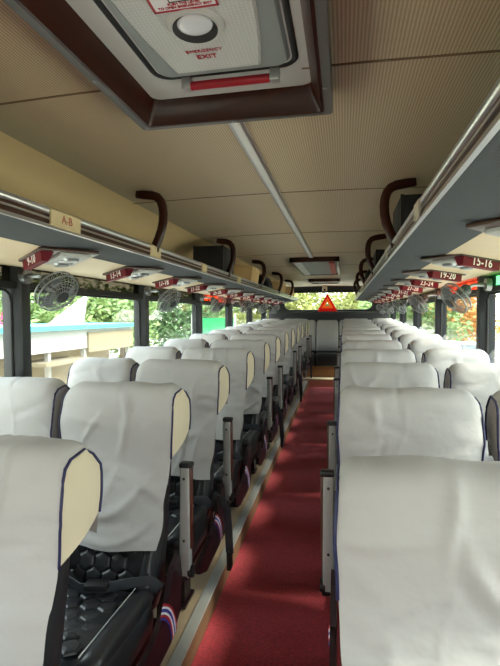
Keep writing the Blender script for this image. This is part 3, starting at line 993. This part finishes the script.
# ---------------------------------------------------------------- things on the racks
def tape(s, y0, y1, m, lab, txt=None):
    r = empty('tape_label', lab, 'tape label', (s * .573, (y0 + y1) / 2, 2.03), group='tape labels on the rack rails')
    h = (y1 - y0) / 2
    bm = bmesh.new()
    pr = [(-.002, -.028), (-.0095, -.022), (-.0105, .0), (-.0115, .025), (.004, .037), (.008, .037), (.004, .030), (-.005, .018), (-.004, -.02)]
    # on the aisle face of the rail
    loft(bm, [[(-s * -x if False else (x if s > 0 else -x), y, z) for x, z in pr] for y in (-h, h)])
    link('tape_strip', bm, m, r)
    if txt:
        text_mesh(txt, .040, M['pen'], 'lettering', r, (-s * .0125, 0, .002), (PI / 2, 0, -s * PI / 2), .0)
    return r
tape(-1, 1.335, 1.505, M['tape'], 'beige masking tape with handwritten letters A-B on the left rack rail', 'A-B')
tape(-1, 2.12, 2.24, M['tape'], 'short beige tape piece under the nearest left wooden rack support')
tape(-1, 2.95, 3.06, M['tape'], 'beige tape piece on the left rail in front of the black speaker box')
tape(-1, 3.98, 4.12, M['tape'], 'beige tape piece on the left rail just beyond the black speaker box')
tape(1, 1.46, 1.55, M['cleartape'], 'pale glossy tape wrapped round the right rack rail')
tape(1, 2.5, 2.6, M['cleartape'], 'pale tape piece farther along the right rack rail')

def spk(loc, dims, lab):
    r = empty('speaker_box', lab, 'speaker', loc)
    dx, dy, dz = dims
    bm = bmesh.new(); box(bm, -dx / 2, dx / 2, 0, dy, 0, dz, .012); link('cabinet', bm, M['speaker'], r, smooth=True)
    bm = bmesh.new(); box(bm, -dx / 2 + .02, dx / 2 - .02, -.006, .004, .02, dz - .02, .004); link('front_grille', bm, M['bag'], r, smooth=True)
    for x in (-dx / 2, dx / 2 - .014):
        boxo('edge_trim', (x, x + .014, -.003, .014, .0, dz), M['black'], r)
    return r
spk((-.715, 3.60, 2.027), (.25, .36, .245), 'black speaker box on the left rack before the second wooden support')
spk((.735, 2.28, 2.027), (.26, .36, .245), 'large black speaker box on the right rack behind the nearest wooden support')
spk((.72, 3.92, 2.027), (.24, .34, .215), 'black speaker box on the right rack behind the second wooden support')

def carton(loc, dims, rot, lab):
    r = empty('cardboard_box', lab, 'box', loc, rot)
    dx, dy, dz = dims
    bm = bmesh.new(); box(bm, -dx / 2, dx / 2, 0, dy, 0, dz, .004); link('box_body', bm, M['cardboard'], r, smooth=True)
    bm = bmesh.new(); box(bm, -dx / 2 - .002, dx / 2 + .002, dy / 2 - .03, dy / 2 + .03, dz - .04, dz + .002); link('packing_tape', bm, M['tape'], r)
    return r
carton((-.715, 4.72, 2.052), (.25, .40, .185), (0, math.radians(7), 0), 'beige cardboard carton on the left rack beyond the speaker box')
carton((-.71, 7.1, 2.042), (.24, .4, .19), (0, math.radians(9), 0), 'beige cardboard carton on the left rack beyond the black bag')
carton((-.71, 8.5, 2.035), (.24, .5, .20), (0, 0, 0), 'beige cardboard carton at the far end of the left rack')
def bag(loc, lab, sc_=1.0):
    r = empty('travel_bag', lab, 'bag', loc)
    bm = bmesh.new(); rings = []
    for z, k in ((0, .9), (.03, 1), (.12, 1), (.18, .85), (.21, .5)):
        rings.append([(p[0] * k - .03 * z / .2, .2 + p[1], z * sc_) for p in ring_pts(.12, .2 * (.7 + .3 * k), .06, 4)])
    loft(bm, rings); link('bag_body', bm, M['bag'], r, smooth='all')
    bm = bmesh.new(); tube(bm, [(-.03, .2 + .1 * math.cos(a), .19 * sc_ + .05 * math.sin(a)) for a in [PI * i / 8 for i in range(9)]], .008, 6)
    link('carry_handle', bm, M['black'], r, smooth='all')
    return r
bag((-.715, 6.0, 2.028), 'black travel bag on the left rack between two cartons')
bag((.73, 5.5, 2.028), 'black travel bag on the right rack toward the rear')

# warning triangle
for k_ in ('tri_red', 'tri_in'):
    t_ = M[k_].node_tree; b_ = t_.nodes['Principled BSDF']; o_ = t_.nodes['Material Output']
    tl = t_.nodes.new('ShaderNodeBsdfTranslucent'); tl.inputs[0].default_value = b_.inputs['Base Color'].default_value
    mx_ = t_.nodes.new('ShaderNodeMixShader'); mx_.inputs[0].default_value = .6
    t_.links.new(b_.outputs[0], mx_.inputs[1]); t_.links.new(tl.outputs[0], mx_.inputs[2]); t_.links.new(mx_.outputs[0], o_.inputs[0])
r = empty('warning_triangle', 'red reflective warning triangle standing at the rear window', 'warning triangle', (0, 10.33, 1.80))
def tri(h, w, z0, y):
    return [(-w, y, z0), (w, y, z0), (0, y, z0 + h)]
bm = bmesh.new()
o1 = tri(.385, .215, 0, 0); i1 = tri(.245, .125, .062, 0)
loft(bm, [[(p[0], -.012, p[2]) for p in i1], [(p[0], -.012, p[2]) for p in o1], [(p[0], .012, p[2]) for p in o1], [(p[0], .012, p[2]) for p in i1], [(p[0], -.012, p[2]) for p in i1]], cap=False)
link('red_frame', bm, M['tri_red'], r)
bm = bmesh.new(); i2 = tri(.10, .05, .105, 0)
loft(bm, [[(p[0], -.008, p[2]) for p in i2], [(p[0], -.008, p[2]) for p in i1], [(p[0], .008, p[2]) for p in i1], [(p[0], .008, p[2]) for p in i2], [(p[0], -.008, p[2]) for p in i2]], cap=False)
link('orange_inner', bm, M['tri_in'], r)
boxo('foot_bar', (-.2, .2, -.04, .04, -.012, .012), M['tri_red'], r, .003)
# ledge below the rear window
struct(boxo('trim_31', (-HW, HW, 10.26, 10.46, 1.74, 1.787), M['wall'], None, .01))

# ---------------------------------------------------------------- outside
struct(boxo('ground', (-60, 60, -40, 80, -1.15, -1.0), M['ground']))
def crown_mesh(seed, n, rx, ry, rz, size, cz_):
    rd = random.Random(seed); bm = bmesh.new()
    blobs = [(rd.uniform(-.6, .6) * rx, rd.uniform(-.6, .6) * ry, cz_ + rd.uniform(-.6, .6) * rz, rd.uniform(.35, .6)) for _ in range(16)]
    for _ in range(n):
        b = rd.choice(blobs)
        v = Vector((rd.gauss(0, 1), rd.gauss(0, 1), rd.gauss(0, 1))).normalized() * (rd.random() ** .4) * b[3]
        c = Vector((b[0] + v.x * rx, b[1] + v.y * ry, b[2] + v.z * rz))
        u = Vector((rd.gauss(0, 1), rd.gauss(0, 1), rd.gauss(0, .6))).normalized()
        wv = u.cross(Vector((rd.gauss(0, 1), rd.gauss(0, 1), rd.gauss(0, 1)))).normalized()
        L = size * rd.uniform(.6, 1.4)
        q = [c - u * L, c + wv * L * .45, c + u * L, c - wv * L * .45]
        bm.faces.new([bm.verts.new(p) for p in q])
    me = bpy.data.meshes.new('crown'); bm.to_mesh(me); bm.free(); return me
def trunk_mesh(h, r0):
    bm = bmesh.new()
    loft(bm, [[(rr * math.cos(a) + x, rr * math.sin(a), z) for a in [2 * PI * i / 10 for i in range(10)]] for rr, z, x in ((r0 * 1.3, -.1, 0), (r0, .5, .02), (r0 * .8, h * .5, .06), (r0 * .5, h, .0))])
    me = bpy.data.meshes.new('trunk'); bm.to_mesh(me); bm.free(); me.materials.append(M['bark']); return me
CR = {}
def tree(name, cat, loc, key, leaf, lab, grp, args, trunk=(3.0, .16), rz=0):
    r = empty(name, lab, cat, loc, (0, 0, rz), grp)
    ck = (key, leaf)
    if ck not in CR:
        CR[ck] = crown_mesh(*args); CR[ck].materials.append(M[leaf])
    o = bpy.data.objects.new('foliage', CR[ck]); COL.objects.link(o); o.parent = r
    tk = ('t', trunk)
    if tk not in CR: CR[tk] = trunk_mesh(*trunk)
    o = bpy.data.objects.new('trunk', CR[tk]); COL.objects.link(o); o.parent = r
    return r
G = 'trees and hedges outside the windows'
big = (3, 5200, 2.6, 2.6, 2.3, .16, 2.4)
big2 = (5, 5200, 2.8, 2.8, 2.4, .17, 2.5)
# left: hedge of bushy trees behind the kiosk
left = [(-12.6, 4.2, 'leaf1', 'seen through the nearest left window'), (-12.8, 10.7, 'leaf2', 'behind the turquoise roofed kiosk'),
        (-12.8, 17.2, 'leaf1', 'beyond the white gable of the kiosk'), (-11.5, 23.6, 'leaf1', 'through the second left window'),
        (-11, 30.2, 'leaf2', 'through the third left window'), (-10.5, 37, 'leaf1', 'farthest back on the left side'), (-13, -2.4, 'leaf2', 'left of the bus near the front')]
for i, (x, y, lf, wh) in enumerate(left):
    tree('bushy_tree', 'tree', (x, y, -1), 'A' if i % 2 else 'B', lf, 'tall green bushy tree ' + wh, G, big if i % 2 else big2, rz=i * 1.1)
right = [(10.6, 13.4, 'leaf1', 'through the nearest right window'), (11.0, 19.9, 'leaf3', 'behind the parked white car'), (7.2, 33.0, 'leaf4', 'with orange leaves between the two nearest right pillars'),
         (13.6, 26.6, 'leaf3', 'with yellow leaves through the second right window'), (8.5, 41.0, 'leaf1', 'farthest back on the right side'), (11, 6.8, 'leaf1', 'right of the bus near the front')]
for i, (x, y, lf, wh) in enumerate(right):
    tree('broad_tree', 'tree', (x, y, -1), 'A' if i % 2 else 'B', lf, 'tall leafy tree ' + wh, G, big if i % 2 else big2, trunk=(3.4, .24), rz=i * .9)
for i, (x, y, lf, wh) in enumerate([(-3.1, 25.5, 'leaf3', 'left part of the rear window'), (0.3, 32.5, 'leaf3', 'straight behind the warning triangle'), (3.4, 25.8, 'leaf1', 'right part of the rear window')]):
    tree('sunlit_tree', 'tree', (x, y, -1), 'A' if i % 2 else 'B', lf, 'sunlit yellow green tree seen through the ' + wh if i != 1 else 'sunlit yellow green tree seen ' + wh, G, big if i % 2 else big2, rz=i)
# pink flowers
r = empty('flowering_shrub', 'shrub with pink flowers left of the white gable outside', 'shrub', (-9.4, 12.2, -1))
me = crown_mesh(8, 500, .35, .5, 1.2, .06, 1.5); me.materials.append(M['leaf1'])
o = bpy.data.objects.new('foliage', me); COL.objects.link(o); o.parent = r
me = crown_mesh(9, 130, .3, .45, .35, .06, 2.55); me.materials.append(M['flower'])
o = bpy.data.objects.new('flowers', me); COL.objects.link(o); o.parent = r
# kiosk
r = empty('kiosk', 'white kiosk with turquoise roof edge and pointed white gable outside left', 'kiosk', (0, 0, 0))
boxo('wall', (-8.4, -6.15, 7.3, 13.6, .90, 1.40), M['kwall'], r)
boxo('roof', (-8.6, -5.95, 7.2, 13.9, 1.40, 1.50), M['kroof'], r)
boxo('sign_panel', (-6.16, -6.10, 10.95, 13.5, .78, 1.30), M['kpanel'], r)
bm = bmesh.new()
loft(bm, [[(x, 9.45, 1.50), (x, 10.9, 1.50), (x, 11.1, 2.25)] for x in (-6.3, -6.2)]); link('gable', bm, M['kwall'], r)
for y in (7.5, 9.4, 10.9, 13.4):
    boxo('post', (-6.3, -6.2, y, y + .1, -1.0, .95), M['kwall'], r)
boxo('counter', (-6.7, -5.9, 8.9, 10.6, .62, .70), M['kpanel'], r)
boxo('base_wall', (-8.3, -6.9, 7.4, 13.5, -1.0, .9), M['kpanel'], r)
# cars
def car(loc, rz, lab):
    r = empty('car', lab, 'car', loc, (0, 0, rz), 'cars parked outside')
    bm = bmesh.new()
    body = [(-2.1, .35), (-2.15, .75), (-1.9, .95), (-1.0, 1.0), (1.1, 1.0), (2.0, .88), (2.15, .65), (2.1, .35)]
    loft(bm, [[(x * .98, y, z) for x, z in body] if abs(y) > .8 else [(x, y, z) for x, z in body] for y in (-.86, -.75, .75, .86)])
    link('body', bm, M['carp'], r, smooth=True)
    bm = bmesh.new()
    cab0 = [(-1.75, .95), (-1.15, 1.45), (.2, 1.5), (1.1, .97)]
    loft(bm, [[(x, y * k, z) for x, z in cab0] for y, k in ((-.74, 1), (.74, 1))]); link('cabin_glass', bm, M['carg'], r, smooth=True)
    bm = bmesh.new(); box(bm, -1.15, .25, -.68, .68, 1.44, 1.53, .03); link('roof', bm, M['carp'], r, smooth=True)
    for x in (-1.3, 1.3):
        for y in (-.8, .8):
            bm = bmesh.new(); bmesh.ops.create_cone(bm, cap_ends=True, segments=20, radius1=.33, radius2=.33, depth=.2, matrix=Matrix.Translation((x, y, .33)) @ Matrix.Rotation(PI / 2, 4, 'X'))
            link('wheel', bm, M['tyre'], r, smooth=True)
    return r
car((4.6, 14.3, -1.0), math.radians(80), 'white car parked outside the nearest right window')
car((5.6, 21.5, -1.0), math.radians(85), 'white car parked farther back beyond the first right pillar')
car((-5.6, 17.2, -1.0), math.radians(95), 'pale car parked beyond the second left window')
# green shed far left
r = empty('green_shelter', 'green netted shelter seen through the third left window', 'shelter', (-5.6, 20.9, -1))
boxo('net_wall', (-1.0, 1.0, 0, .08, .3, 2.6), M['gnet'], r)
for x in (-1.05, 1.0): boxo('post', (x, x + .08, -.04, .12, 0, 2.8), M['kwall'], r)
